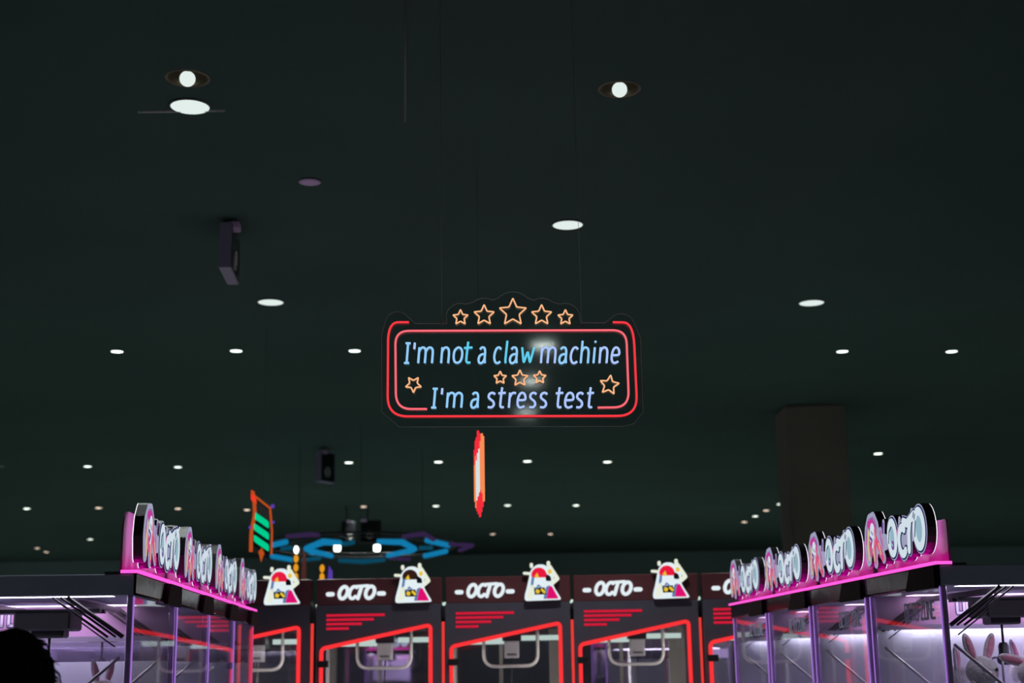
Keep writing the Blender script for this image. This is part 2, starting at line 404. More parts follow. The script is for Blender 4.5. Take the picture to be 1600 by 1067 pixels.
# open recessed lamps with a visible bulb
for p, lab in zip(bulbs, ('bare round bulb glowing in an open ceiling recess at upper left', 'bare round bulb glowing in an open ceiling recess at upper right')):
    t = thing('recessed_bulb_lamp', lab, 'ceiling light', (p.x, p.y, CEIL))
    a = MB(); a.lathe([(0.155,-0.001),(0.115,-0.003)], (0,0,0), 40, 1, caps=False); a.lathe([(0.115,-0.003),(0.108,-0.010),(0.100,0.0),(0.097,0.03),(0.09,0.14),(0.0,0.15)], (0,0,0), 40, caps=False)
    a.build('reflector', ['can', 'ceiling'], t)
    b = MB(); b.ball((0,0,-0.006), 0.041, nu=24, nv=16); b.build('bulb', 'lamp_disc', t)
    s_ = MB(); s_.lathe([(0.02,0.04),(0.025,0.09),(0.025,0.148)], (0,0,0), 16); s_.build('socket', 'black', t)
# made-up pale strip for the lit ceiling edge by the upper-left disc
a = at_z(215, 178.5, CEIL-0.02); b = at_z(352, 179, CEIL-0.02)
mb = MB(); mb.box(a.x-0.0, b.x, a.y, a.y+0.008, CEIL-0.010, CEIL)
tag(mb.build('lit_ceiling_edge', 'trim'), 'thin pale strip added for the lit ceiling edge under the large upper left disc', 'channel')
# slender rod hanging at upper centre
p = at_y(633, 190, 4.9); mb = MB(); mb.tube([(p.x, p.y, p.z), (p.x, p.y, CEIL)], 0.004, 8)
tag(mb.build('hanging_rod', 'wire'), 'thin dark rod hanging from the ceiling at upper centre left', 'rod')

# ---------------------------------------------------------------- the neon sign
SY = 6.0
def S(cx, cy, dy=0.0):
    p = at_y(580+cx/3.6364, 440+cy/3.6364, SY); return (p.x, SY+dy, p.z)
sign_c = Vector(S(800, 520))
sign = thing('neon_sign', "clear hanging neon sign reading I'm not a claw machine, I'm a stress test", 'neon sign', sign_c)
def rel(pts): return [(p[0]-sign_c.x, p[1]-sign_c.y, p[2]-sign_c.z) for p in pts]
def neon(paths, r, mat, name, label=None, closed=False):
    m_ = MB()
    for q in paths: m_.tube(rel([S(x, y, -0.012) for x, y in q]), r, 8, closed)
    return m_.build(name, mat, sign, label=label)
outer = fillet([(215,234),(98,234),(94,768),(1512,765),(1488,236),(1372,234)], [0,110,115,115,130,0], 10)
neon([outer], 0.0046, 'neon_red', 'neon_tube', 'outer red neon frame tube, open at the top')
inner = fillet([(318,726),(142,726),(138,283),(1448,279),(1464,716),(1286,718)], [0,90,78,78,90,0], 10)
neon([inner], 0.0046, 'neon_pink', 'neon_tube', 'inner pink red neon frame tube, open at the bottom')
def star_pts(cx, cy, R, rot=0):
    return [(cx+(R if i%2==0 else R*0.47)*math.sin(math.radians(rot+36*i)), cy-(R if i%2==0 else R*0.47)*math.cos(math.radians(rot+36*i))) for i in range(10)]
for cx, cy, R, rot in [(508,207,45,0),(642,194,60,0),(805,178,80,0),(968,194,60,0),(1103,207,45,0),(733,549,38,0),(845,552,48,0),(957,547,38,0),(241,586,47,180),(1352,590,57,8)]:
    pts = fillet(star_pts(cx, cy, R, rot), 6, 3, closed=True)
    neon([pts], 0.0033, 'neon_orange', 'star', closed=True)
G = {
 'I': [[(.05,1.27),(.95,1.27)],[(.5,1.27),(.5,0)],[(.05,0),(.95,0)]],
 "'": [[(.5,1.3),(.45,.9)]],
 'm': [[(0,1),(0,0)],[(0,.72),(.1,.92),(.26,1),(.42,.92),(.48,.7),(.48,0)],[(.48,.72),(.6,.92),(.76,1),(.93,.92),(1,.7),(1,0)]],
 'n': [[(0,1),(0,0)],[(0,.7),(.2,.92),(.5,1),(.85,.92),(1,.66),(1,0)]],
 'h': [[(.02,1.42),(0,0)],[(0,.7),(.2,.92),(.5,1),(.85,.92),(1,.66),(1,0)]],
 'o': [[(.5,0),(.15,.1),(0,.45),(.1,.82),(.5,1),(.88,.86),(1,.52),(.86,.14),(.5,0)]],
 't': [[(.45,1.36),(.38,.3),(.5,.04),(.9,.04)],[(0,.96),(1,1.0)]],
 'a': [[(.12,.88),(.4,1),(.78,.95),(.92,.7),(.92,.3),(1,0)],[(.92,.56),(.5,.56),(.14,.45),(.02,.22),(.16,.02),(.5,.0),(.8,.14),(.92,.34)]],
 'c': [[(1,.88),(.7,1),(.3,.93),(.04,.6),(.06,.26),(.32,.03),(.7,.0),(1,.1)]],
 'l': [[(.55,1.42),(.4,.2),(.5,.0)]],
 'w': [[(0,1),(.22,0),(.5,.75),(.74,0),(1,1)]],
 'i': [[(.5,1),(.45,0)],[(.6,1.42),(.56,1.32)]],
 'e': [[(.06,.5),(.94,.54),(.9,.86),(.55,1),(.2,.88),(.02,.5),(.1,.14),(.45,0),(.95,.1)]],
 's': [[(.95,.9),(.6,1),(.2,.92),(.12,.7),(.4,.55),(.75,.42),(.9,.2),(.6,.02),(.1,.04)]],
 'r': [[(0,1),(0,0)],[(0,.66),(.25,.9),(.6,1),(1,.96)]],
}
def word_line(items, base, xh, name):
    for ch, xa, xb, col in items:
        w_ = xb-xa; r_ = []
        for st in G[ch]:
            q = smooth_line(st, 4) if len(st) > 3 and ch != 'w' else (fillet(st, .16, 5) if ch == 'w' else st)
            r_.append([(xa+6+(w_-12)*x + y*7, base-y*xh) for x, y in q])
        neon(r_, 0.0049, col, name)
B_, Y_, L_ = 'neon_blue', 'neon_cyan', 'neon_lilac'
word_line([('I',180,224,B_),("'",230,250,L_),('m',262,352,B_),('n',392,444,B_),('o',460,520,B_),('t',515,575,Y_),('a',602,652,B_),('c',690,738,B_),
 ('l',748,778,Y_),('a',780,832,B_),('w',845,925,Y_),('m',958,1048,L_),('a',1060,1112,B_),('c',1124,1174,L_),('h',1184,1236,B_),('i',1250,1276,B_),('n',1290,1342,L_),('e',1356,1410,L_)], 465, 88, 'letter')
word_line([('I',334,378,B_),("'",385,407,L_),('m',424,518,B_),('a',560,612,B_),('s',652,706,L_),('t',710,764,L_),('r',776,822,L_),('e',822,878,L_),('s',888,940,L_),('s',948,1002,L_),
 ('t',1036,1090,L_),('e',1092,1150,L_),('s',1154,1206,L_),('t',1214,1264,L_)], 718, 84, 'letter')
def lobe(cx, cy, R, a0, a1, n=8): return [(cx+R*math.cos(math.radians(a0+(a1-a0)*i/n)), cy-R*math.sin(math.radians(a0+(a1-a0)*i/n))) for i in range(n+1)]
outline = [(60,740),(60,300)] + lobe(150,240,70,160,60,6) + [(250,238),(430,238)] + lobe(508,207,84,165,70,6) + lobe(642,190,96,130,62,6) + lobe(805,176,118,135,45,8) \
  + lobe(968,190,96,118,50,6) + lobe(1103,207,84,110,15,6) + [(1190,234),(1330,234)] + lobe(1420,260,78,120,20,6) + [(1530,320),(1545,740),(1490,808),(1430,822),(160,826)]
ol = rel([S(x, y) for x, y in outline])
mb = MB(); poly = [(p[0], p[2]) for p in ol]; mb.prism(poly, 0.0, 0.006)
mb.build('acrylic_panel', 'acrylic', sign)
mb = MB(); mb.tube([(x, -0.001, z) for x, z in poly], 0.0009, 6, closed=True); mb.build('panel_edge_glint', 'edge_glint', sign, label='painted light line along the edge of the clear panel')  # pale tube paints the light caught along the clear edge
for px, topy in ((690, 500), (909, 505)):
    p = at_y(px, topy, SY); mb = MB()
    mb.tube([(p.x-sign_c.x, 0.010, p.z-sign_c.z), (p.x-sign_c.x-(0.008 if px > 800 else 0), 0.010, CEIL-sign_c.z)], 0.0010, 6)
    mb.box(p.x-sign_c.x-0.004, p.x-sign_c.x+0.004, 0.006, 0.012, p.z-sign_c.z-0.02, p.z-sign_c.z+0.006)
    mb.build('hanging_cable', 'wire', sign)
mb = MB(); q = [(432,238),(420,200),(418,250)]; mb.tube(rel([S(x,y,0.012) for x,y in q]), 0.0006, 5)
mb.tube(rel([S(x,y,0.012) for x,y in smooth_line([(1320,236),(1190,236),(1060,262),(900,270),(720,272)])]), 0.0006, 5)
mb.build('power_wire', 'm_off', sign, label='thin red power wire')

# ---------------------------------------------------------------- red, orange and white strip sign below it (hung almost edge-on)
p0 = at_y(749, 672, 8.2); p1 = at_y(748.5, 808, 8.2); H_ = p0.z-p1.z
t = thing('strip_light_sign', 'flame-like sign of red orange and white strips hanging edge-on under the neon sign', 'light sign', ((p0.x+p1.x)/2, 8.2, p1.z), math.radians(-73))
rows = [ # u (0..1), bottom, top (fraction of the height), material
 (0.10,.20,.62,1),(0.10,.62,.80,0),(0.20,.12,.72,1),(0.20,.72,.90,0),(0.30,.08,.20,0),(0.30,.20,.66,2),(0.30,.66,.93,0),(0.42,.04,.24,0),(0.42,.24,.74,2),(0.42,.74,1.0,0),
 (0.55,.00,.28,0),(0.55,.28,.78,2),(0.55,.78,.96,0),(0.66,.05,.30,0),(0.66,.30,.86,1),(0.66,.86,.92,0),(0.78,.10,.26,0),(0.78,.26,.94,1),(0.90,.16,.9,1)]
parts = {0: MB(), 1: MB(), 2: MB()}
for u, a, b, m_ in rows:
    x = (u-0.5)*0.23; parts[m_].box(x-0.0135, x+0.0135, -0.003-0.001*(m_==2), 0.003, a*H_, b*H_)
for k_, nm in ((0,'s_red'),(1,'s_orange'),(2,'s_white')): parts[k_].build('light_strip', nm, t, label={0:'red',1:'orange',2:'white'}[k_]+' light strips')
mb = MB(); mb.box(-0.11, 0.11, 0.003, 0.006, 0.14*H_, 0.9*H_); mb.build('backing_plate', 'black', t)
mb = MB(); mb.tube([(0,0.006,0.88*H_),(0,0.006,CEIL-p1.z)], 0.0007, 6); mb.build('hanging_cable', 'black', t)

# ---------------------------------------------------------------- hanging loudspeakers
def loudspeaker(loc, rz, dims, label, mat='speaker'):
    wx, dy, hz = dims
    t = thing('hanging_loudspeaker', label, 'loudspeaker', loc, rz)
    a = MB(); a.bbox(-wx/2, wx/2, 0, dy, 0, hz, 0.004); a.build('housing', mat, t)
    b = MB(); b.box(wx/2, wx/2+0.004, 0.012, dy-0.012, 0.012, hz-0.012); b.build('grille', 'black_gloss', t)
    c = MB(); yc, zc = dy*0.45, hz*0.33
    for R in (0.028, 0.055):
        c.tube([(wx/2+0.007, yc+R*math.cos(j*PI/10), zc+R*1.2*math.sin(j*PI/10)) for j in range(20)], 0.004, 6, closed=True)
    c.build('cone_ring', 'grey_tube', t)
    d = MB(); d.box(-0.006, 0.006, dy*0.3, dy*0.4, hz, CEIL-loc[2]); d.box(-0.03, 0.03, dy*0.2, dy*0.5, CEIL-loc[2]-0.01, CEIL-loc[2])
    d.build('bracket', 'black', t)
    e = MB(); e.bbox(wx*0.2, wx/2+0.045, dy*0.05, dy*0.30, hz-0.035, hz+0.012, 0.004); e.build('mounting_tab', 'speaker_light', t)
    return t
z = 4.24; p = at_z(351, 418, z); p2 = at_z(364, 445, z)
dirv = (p2-p); dl = dirv.length; rz = math.atan2(dirv.y, dirv.x)-PI/2
loudspeaker(tuple(p), rz, (0.080, dl, 0.322), 'narrow boxy loudspeaker hanging nearest, upper left, with purple lit underside')
p = at_z(497, 752, 4.12); loudspeaker(tuple(p), math.radians(-30), (0.09, 0.32, 0.42), 'dim grey loudspeaker hanging under the left corner of the neon sign')
p = at_z(536, 849, 3.90); loudspeaker(tuple(p), math.radians(-50), (0.14, 0.22, 0.42), 'small dark loudspeaker, left of the pair above the blue ring', 'black')
p = at_z(562, 848, 3.90); loudspeaker(tuple(p), math.radians(-80), (0.14, 0.40, 0.42), 'small dark loudspeaker, right of the pair above the blue ring', 'black')

# ---------------------------------------------------------------- blue ring light
rc = at_z(566, 862, 3.15); sx = (rc-EYE).length/F
t = thing('ring_light', 'wide hexagonal blue and violet ring light hung above the back machines', 'ceiling light', rc)
def rp(px, py, dz=0.0):
    q = at_z(px, py, rc.z); return (q.x-rc.x, q.y-rc.y, dz)
for mat, r, lab, paths in (
    ('cyan', 0.036, 'bright blue light tube', [[(532,848),(505,846.5),(478,857),(490,864)], [(484,860),(518,868.5)], [(590,846),(628,847),(648,857.5),(638,862)], [(646,859),(606,868)],
        [(424,852),(447,846.5)], [(425,869),(460,875)], [(667,844),(701,852)], [(697,861),(664,868.5)]]),
    ('cyan_dim', 0.030, 'dim blue light tube', [[(530,875.5),(566,877.5),(600,874.5)], [(440,857),(458,856)], [(536,850),(552,847)], [(655,856),(676,856)], [(462,876),(500,872)]]),
    ('violet_dim', 0.026, 'dim violet light tube', [[(448,838),(485,835),(498,836)], [(630,838),(662,834),(678,843)], [(702,850),(738,852),(718,860)], [(610,872),(640,874)]])):
    for q in paths:
        m_ = MB(); m_.tube([rp(*a_) for a_ in q], r, 6); m_.build('light_tube', mat, t, label=lab)
m_ = MB()
def el(rx, ry, dz): return [rp(563+rx*math.cos(k_*PI/12), 857+ry*math.sin(k_*PI/12), dz) for k_ in range(24)]
m_.tube(el(112, 13.5, 0.05), 0.012, 6, closed=True); m_.tube(el(150, 19, 0.05), 0.012, 6, closed=True)
for k_ in (1, 5, 9, 13, 17, 21):
    a_, b_ = el(80, 9.5, 0.05)[k_], el(150, 19, 0.05)[k_]; m_.tube([a_, b_], 0.012, 6)
for k_ in (2, 10, 18):
    a_ = el(112, 13.5, 0.05)[k_]; m_.tube([a_, (a_[0], a_[1], CEIL-rc.z)], 0.003, 5)
m_.build('frame', 'black', t)
for px in (527, 589):
    q = at_z(px, 859, 3.12); m_ = MB(); m_.lathe([(0.035,-0.02),(0.045,0.0),(0.045,0.06),(0.02,0.07)], (q.x-rc.x, q.y-rc.y, q.z-rc.z), 14); m_.build('spotlight', 'lamp_far', t)

# ---------------------------------------------------------------- green barred hanging sign
gy = 12.5
gc = at_y(408, 868, gy)
t = thing('green_bar_sign', 'tilted hanging sign with three green bars inside an orange outline', 'light sign', gc)
def g(px, py, dy=0):
    q = at_y(px, py, gy); return (q.x-gc.x, dy, q.z-gc.z)
mb = MB()
mb.tube([g(*q) for q in smooth_line([(395,768),(398,800),(393,830),(392,862)])], [0.016]*13, 8); mb.build('outline_tube', 'orange', t)
mb = MB(); mb.tube([g(*q) for q in [(397,774),(422,794),(425,830),(424,866)]], 0.009, 8); mb.build('outline_tube', 'orange', t)
mb = MB(); mb.tube([g(*q) for q in [(393.5,766),(396,778),(399,787)]], [0.006,0.024,0.012], 8); mb.build('tip', 'orange_red', t)
for ya in (799, 817, 835):
    mb = MB(); q = [(397,ya),(420,ya+16),(420,ya+27),(397,ya+11)]
    mb.prism([(g(*a_)[0], g(*a_)[2]) for a_ in fillet(q, 3, 3, closed=True)], -0.012, 0.006); mb.build('green_bar', 'green', t)
mb = MB(); mb.prism([(g(*a_)[0], g(*a_)[2]) for a_ in [(394,778),(424,798),(425,866),(408,868),(392,862)]], 0.008, 0.02); mb.build('backing_plate', 'black', t)
mb = MB(); mb.prism([(g(*a_)[0], g(*a_)[2]) for a_ in [(404,862),(409,856),(413,864),(408,878)]], -0.01, 0.004); mb.build('pendant', 'orange', t)
mb = MB()
for q in ((391,824,2.6),(426,791,3.4),(427,816,2.4)): a_ = g(q[0], q[1]); mb.ball((a_[0], -0.004, a_[2]), q[2]*gy/F, nu=12, nv=8)
mb.build('violet_bead', 'violet', t)
mb = MB(); a_ = g(410, 786); mb.tube([(a_[0], 0.014, a_[2]), (a_[0], 0.014, CEIL-gc.z)], 0.0010, 5); mb.build('hanging_cable', 'black', t)
# two amber bulb posts behind the back machines
for px, ya, yb, n_, lab in ((462, 853, 908, 4, 'tall post of amber bulbs behind the leftmost back machine'), (503, 882, 908, 2, 'short post of amber bulbs with a violet panel beside it')):
    b0 = at_y(px, yb, 12.8); t = thing('amber_light_post', lab, 'light post', (b0.x, 12.8, 0.0))
    mb = MB(); mb.box(-0.035, 0.035, 0.02, 0.07, 0, b0.z+ (yb-ya)*12.8/F); mb.build('post', 'black', t)
    for k_ in range(n_):
        zz = b0.z + (yb-ya)*12.8/F*(k_+0.5)/n_; mb = MB(); mb.ball((0, 0, zz), (0.022, 0.022, 0.036), nu=12, nv=8)
        mb.build('bulb', 'amber' if k_ < n_-1 or n_ == 2 else 'lamp_far', t)
    mb = MB(); x_ = 0.065
    mb.prism([(x_-0.018, b0.z-0.02), (x_+0.028, b0.z-0.02), (x_+0.024, b0.z+(yb-ya)*0.6*12.8/F), (x_-0.005, b0.z+(yb-ya)*0.9*12.8/F)], 0.0, 0.03)
    mb.build('side_panel', 'violet' if n_ == 2 else 'm_off', t)

# ---------------------------------------------------------------- the side machines
MW, MD = 1.02, 1.35
FY = -MD/2
ARTX = -0.45
def art_machine_sign(t):
    def ax(pts): return [(ARTX+x, 2.0+z) for x, z in pts]
    O1 = arc(.435,.150,.050,.072,0,360,20); O2 = arc(.800,.158,.060,.078,0,360,20)
    Cc = arc(.575,.125,.050,.060,55,310,14); T1 = [(.600,.208),(.650,.196),(.745,.226)]; T2 = [(.690,.208),(.665,.150),(.655,.078)]
    lump = [(.055,.075),(.04,.15),(.055,.215),(.10,.262),(.165,.268),(.205,.225),(.20,.15),(.16,.09)]
    legs = [[(.08,.12),(.07,.075)],[(.15,.16),(.165,.055)],[(.2,.17),(.25,.10),(.285,.07)],[(.26,.19),(.285,.12)]]
    spikes = [[(.30,.17),(.315,.235)],[(.53,.17),(.545,.225)],[(.70,.22),(.715,.245)],[(.06,.24),(.075,.262)]]
    fill = [[(.08,.13),(.11,.22),(.17,.2),(.2,.13)],[(.1,.17),(.16,.12)],[(.24,.15),(.33,.14)],[(.5,.14),(.62,.13)],[(.7,.15),(.74,.15)]]
    yb, yf = FY+0.025, FY-0.015
    sil = [(O1,.034),(O2,.034),(Cc,.034),(T1,.032),(T2,.032),(lump,.034)] + [(q,.030) for q in legs] + [(q,.016) for q in spikes] + [(q,.04) for q in fill]
    bx = MB()
    for q, r in sil: bx.stroke(ax(q), r, yf, yb, 0)
    bx.build('sign_box', 'black', t)
    fc = MB()     # 0 lavender 1 navy 2 white 3 blue 4 magenta 5 pink 6 yellow 7 purple
    y = yf-0.0008; e = 0.0012
    def lay(paths, r, mi, closed=False):
        nonlocal y
        for q in paths: fc.stroke(ax(q), r, y-e, y, mi, mi, closed)
    for q, r in sil: fc.stroke(ax(q), r-0.002, y-e, y, 0, 0)
    y -= e; lay([O1,O2,Cc,T1,T2], .0265, 1); lay([lump]+legs, .024, 0); lay([[(.055,.09),(.045,.16),(.065,.22),(.12,.262),(.18,.25)]]+legs, .014, 4); lay([[(.075,.10),(.06,.2),(.10,.25),(.17,.255),(.2,.215)]], .022, 7)
    y -= e; fc.prism(ax(arc(.437,.150,.034,.056,0,360,20)), y-e, y, 3); fc.prism(ax(arc(.803,.158,.044,.062,0,360,20)), y-e, y, 3)
    lay([[(.09,.245),(.15,.25),(.19,.21)]], .017, 4); lay([[(.085,.21),(.065,.13),(.075,.08)]], .012, 6); lay([[(.30,.19),(.31,.225)]], .010, 7)
    lay([[(.53,.18),(.535,.15)],[(.5,.17),(.54,.17)]], .012, 4)
    y -= e; lay([O1,O2,Cc], .0185, 2); lay([T1,T2], .019, 2)
    fc.prism(ax(arc(.150,.185,.040,.062,0,360,16)), y-e, y, 2)
    lay([[(.19,.2),(.175,.14),(.165,.07)],[(.19,.17),(.25,.11),(.28,.07)]], .018, 5); lay([[(.11,.15),(.115,.10)]], .014, 5)
    y -= e; lay([[(.16,.12),(.163,.065)],[(.235,.14),(.262,.09)]], .005, 6); lay([[(.11,.18),(.14,.165),(.12,.14)]], .007, 7)
    lay([[(.135,.205),(.16,.19)],[(.31,.17),(.325,.12)]], .006, 0)
    lay([[(.385,.13),(.40,.18),(.43,.2)],[(.745,.13),(.765,.195)]], .004, 1)
    lay([arc(.44,.115,.014,.016,200,470,6)], .006, 7)
    lay([[(.75,.205),(.765,.225)],[(.738,.215),(.75,.235)]], .003, 1)
    fc.build('sign_face', ['f_lav','f_navy','f_white','f_blue','f_mag','f_pink','f_yel','f_purp'], t, label='lit graffiti lettering with a pink and white flourish')
    hl = MB()
    for q, r in sil: hl.stroke(ax(q), r-0.001, yb+0.0005, yb+0.003, 0)
    hl.build('halo_light', 'halo', t, label='white light behind the sign box')

BLK = {'O': [[(0,0),(0,1),(1,1),(1,0),(0,0)]], 'C': [[(1,0),(0,0),(0,1),(1,1)]], 'T': [[(0,1),(1,1)],[(.5,1),(.5,0)]],
       'Z': [[(0,1),(1,1),(0,0),(1,0)]], 'N': [[(0,0),(0,1),(1,0),(1,1)]], 'E': [[(1,0),(0,0),(0,1),(1,1)],[(0,.5),(.8,.5)]]}
def block_text(m_, s, x0, z0, w_, h_, gap, y, fn):
    x = x0
    for ch in s:
        if ch != ' ':
            for k_, (r, mi) in enumerate(((h_*0.17, 0), (h_*0.10, 1))):
                for st in BLK[ch]:
                    q = [(x+a*w_, z0+b*h_) for a, b in st]
                    fn(m_, q, r, y-0.001*k_, mi)
            x += w_+gap
        else: x += w_*0.7
def side_boards(sg):
    """partition wall at the far end of a machine: header, print, lower board, lamps (meshes)"""
    hw = MW/2; xx = sg*(hw-.03); out = []
    def grab(m_, nm, mats):
        o_ = m_.build(nm, mats); me_ = o_.data; bpy.data.objects.remove(o_); out.append(me_)
    a = MB(); a.box(xx-.003, xx+.003, FY+.03, MD/2-.046, 1.765, 1.905); grab(a, 'partition_header', 'board')
    def f(m_, q, r, y, mi):
        n_ = MB(); n_.stroke(q, r, 0, 0.001, mi, mi); off = y-(MD/2-.046)
        n_.v = [(sg*(hw-.034)+sg*(off-v_[1]), -sg*v_[0], v_[2]) for v_ in n_.v]
        for f_, mm in zip(n_.f, n_.m): m_.add([n_.v[i_] for i_ in f_], [tuple(range(len(f_)))], mm)
    a = MB(); block_text(a, 'OCTO ZONE', -.24, 1.820, .034, .062, .015, MD/2-.046, f); grab(a, 'lettering', ['print_blue', 'print_white'])
    a = MB(); a.box(xx-.003, xx+.003, FY+.03, MD/2-.046, 1.33, 1.75 if sg < 0 else 1.65); a.box(min(xx, xx-sg*.05), max(xx, xx-sg*.05), FY+.03, MD/2-.046, 1.752, 1.765); a.box(min(xx-sg*.05, xx-sg*.053), max(xx-sg*.05, xx-sg*.053), FY+.03, MD/2-.046, 1.742, 1.765)
    grab(a, 'partition_board', 'board_low')
    a = MB(); x2 = xx-sg*.02; a.box(min(x2, x2-sg*.13), max(x2, x2-sg*.13), -.50, .20, 1.903, 1.904)
    x3 = -sg*(hw-.05); a.box(min(x3, x3+sg*.05), max(x3, x3+sg*.05), -.58, .50, 1.903, 1.904, 2)
    x2 = xx-sg*.016; a.box(min(x2, x2-sg*.03), max(x2, x2-sg*.03), -.58, .55, 1.750, 1.7515, 1); grab(a, 'partition_lamp', ['inner_lamp', 'shelf_lamp', 'end_lamp'])
    return out
def side_machine(label):
    t = thing('claw_machine', label, 'claw machine', group='glass claw machines with pink edged tops')
    hw = MW/2
    a = MB(); a.bbox(-hw+.005, hw-.005, FY, MD/2, 0.04, 1.08, 0.012); a.box(-hw+.05, hw-.05, FY+.04, MD/2-.04, 0, 0.04); a.build('cabinet_base', 'cabinet_side', t)
    a = MB(); a.bbox(-hw+.003, hw-.003, FY+.003, MD/2, 1.905, 1.99, 0.004); a.build('top_housing', 'cabinet_side', t)
    a = MB(); a.box(-hw+.01, hw-.01, FY-.008, FY+.002, 1.905, 1.988)
    a.tube([(-hw+.01,FY-.006,1.908),(hw-.01,FY-.006,1.908)], 0.006, 8); a.build('fascia', 'chrome', t)
    a = MB(); a.prism([(.13,1.90),(.20,1.99),(.505,1.99),(.505,1.895),(.14,1.895)], FY-.026, FY-.009); d_ = a.build('display_box', 'matt_black', t)
    # pink light shelf and panel
    a = MB(); a.box(-hw+.002, hw-.002, FY-.02, FY-.010, 1.993, 2.006); a.box(hw-.006, hw+.002, FY-.02, FY+.055, 1.993, 2.006); a.box(-hw-.002, -hw+.006, FY-.02, FY+.055, 1.993, 2.006)
    a.build('pink_edge_light', 'pink_lip', t)
    a = MB(); a.box(-.49, .49, FY+.008, FY+.030, 2.000, 2.006); a.build('pink_base_light', 'pink_led', t)
    a = MB(); a.box(-hw+.004, hw-.004, FY-.010, FY+.12, 1.99, 2.0); a.build('sign_shelf', 'black', t)
    pane = fillet([(-.49,2.0),(-.49,2.255),(-.18,2.255),(-.02,2.20),(.48,2.188),(.48,2.0)], [0,.11,.1,.1,.02,0], 6)
    a = MB(); a.prism(pane, FY+.055, FY+.063); a.build('pink_panel', 'pink_panel', t)
    art_machine_sign(t)
    # glass box
    a = MB(); a.box(-hw+.03, hw-.03, FY+.004, FY+.009, 1.08, 1.905); fg = a.build('front_glass', 'glass', t); fg.matrix_local = Matrix.Translation((0, FY+.006, 0)) @ Matrix.Rotation(-0.016, 4, 'Z') @ Matrix.Translation((0, -FY-.006, 0))
    for sx_ in (-1, 1):
        a = MB(); xx = sx_*(hw-.008); a.box(xx-.0025, xx+.0025, FY+.03, MD/2-.03, 1.08, 1.905); a.build('side_glass', 'glass', t)
    for sx_ in (-1, 1):
        for yy in (FY+.014, MD/2-.02):
            a = MB(); xx = sx_*(hw-.022); a.bbox(xx-.015, xx+.015, yy-.010, yy+.012, 1.08, 1.905, 0.004); pz = a.build('corner_post', 'post', t)
            if yy < 0:
                a = MB(); a.tube([(xx-sx_*.006, yy-.012, 1.09), (xx-sx_*.006, yy-.012, 1.90)], 0.0032, 6); a.build('post_light', 'post_led', pz, label='violet light line in the corner post')
    # printed boards inside
    a = MB(); a.box(-hw+.04, hw-.04, MD/2-.035, MD/2-.025, 1.08, 1.77); a.build('back_board', 'board_low', t)
    a = MB(); a.box(-hw+.04, hw-.04, MD/2-.045, MD/2-.035, 1.77, 1.905); a.build('header_board', 'board', t, label='printed lilac header board')
    a = MB()
    def onback(m_, q, r, y, mi): m_.stroke(q, r, y-.001, y, mi, mi)
    block_text(a, 'OCTO ZONE', -.24, 1.815, .034, .066, .015, MD/2-.046, onback); a.build('lettering', ['print_blue', 'print_white'], t)
    a = MB(); a.bbox(-hw+.04, hw-.04, FY+.03, MD/2-.04, 1.08, 1.33, 0.01); a.build('prize_bed', 'board_low', t)
    sm = side_boards(1)
    for nm, me_ in zip(('partition_header', 'lettering', 'partition_board', 'partition_lamp'), sm):
        o_ = bpy.data.objects.new(nm, me_); C.objects.link(o_); o_.parent = t
    a = MB(); a.box(-.46, .46, MD/2-.30, MD/2-.055, 1.903, 1.904); a.build('inside_light', 'inner_lamp', t)
    # crane
    a = MB()
    for yy in (-.42, .02): a.box(-.44, .44, yy-.012, yy+.012, 1.87, 1.895)
    a.box(-.05, .00, -.44, .04, 1.855, 1.872); a.box(.05, .08, -.44, .04, 1.855, 1.872)
    a.build('crane_rail', 'dark_steel', t)
    a = MB(); a.bbox(-.11, .12, -.33, -.09, 1.78, 1.862, 0.008); a.bbox(-.05, .06, -.29, -.15, 1.75, 1.79, 0.006); a.build('crane_carriage', 'black', t)
    a = MB(); a.tube([(.0,-.22,1.76),(.0,-.22,1.66)], .006, 8); a.lathe([(.018,0),(.032,.01),(.034,.03),(.024,.05),(.024,.085),(.016,.10)], (0,-.22,1.57), 16)
    cl = a.build('claw', 'dark_steel', t)
    for k_ in range(3):
        an = math.radians(90+120*k_); c_, s_ = math.cos(an), math.sin(an)
        q = smooth_line([(.02,1.60),(.065,1.60),(.085,1.54),(.08,1.47),(.035,1.41)], 3)
        a = MB(); a.tube([(r*c_, -.22+r*s_, z_) for r, z_ in q], .0055, 6); a.build('claw_prong', 'steel', cl)
    # struts and cable looms near both side panes
    a = MB()
    for sg in (-1, 1):
        for dx in (0.0, .014, .03): a.tube([(sg*(hw-.05), -.63+dx*2, 1.74), (sg*(hw-.05), -.40+dx*2, 1.90)], .005 if dx else .009, 6)
        a.tube([(sg*(hw-.05), -.60, 1.70), (sg*(hw-.05), -.46, 1.80)], .003, 6)
    a.build('cable_loom', 'black', t)
    a = MB()
    for sg in (-1, 1): a.tube([(sg*(hw-.05), -.62, 1.66), (sg*(hw-.05), -.27, 1.36)], .007, 8)
    a.build('gas_strut', 'steel', t)
    return t

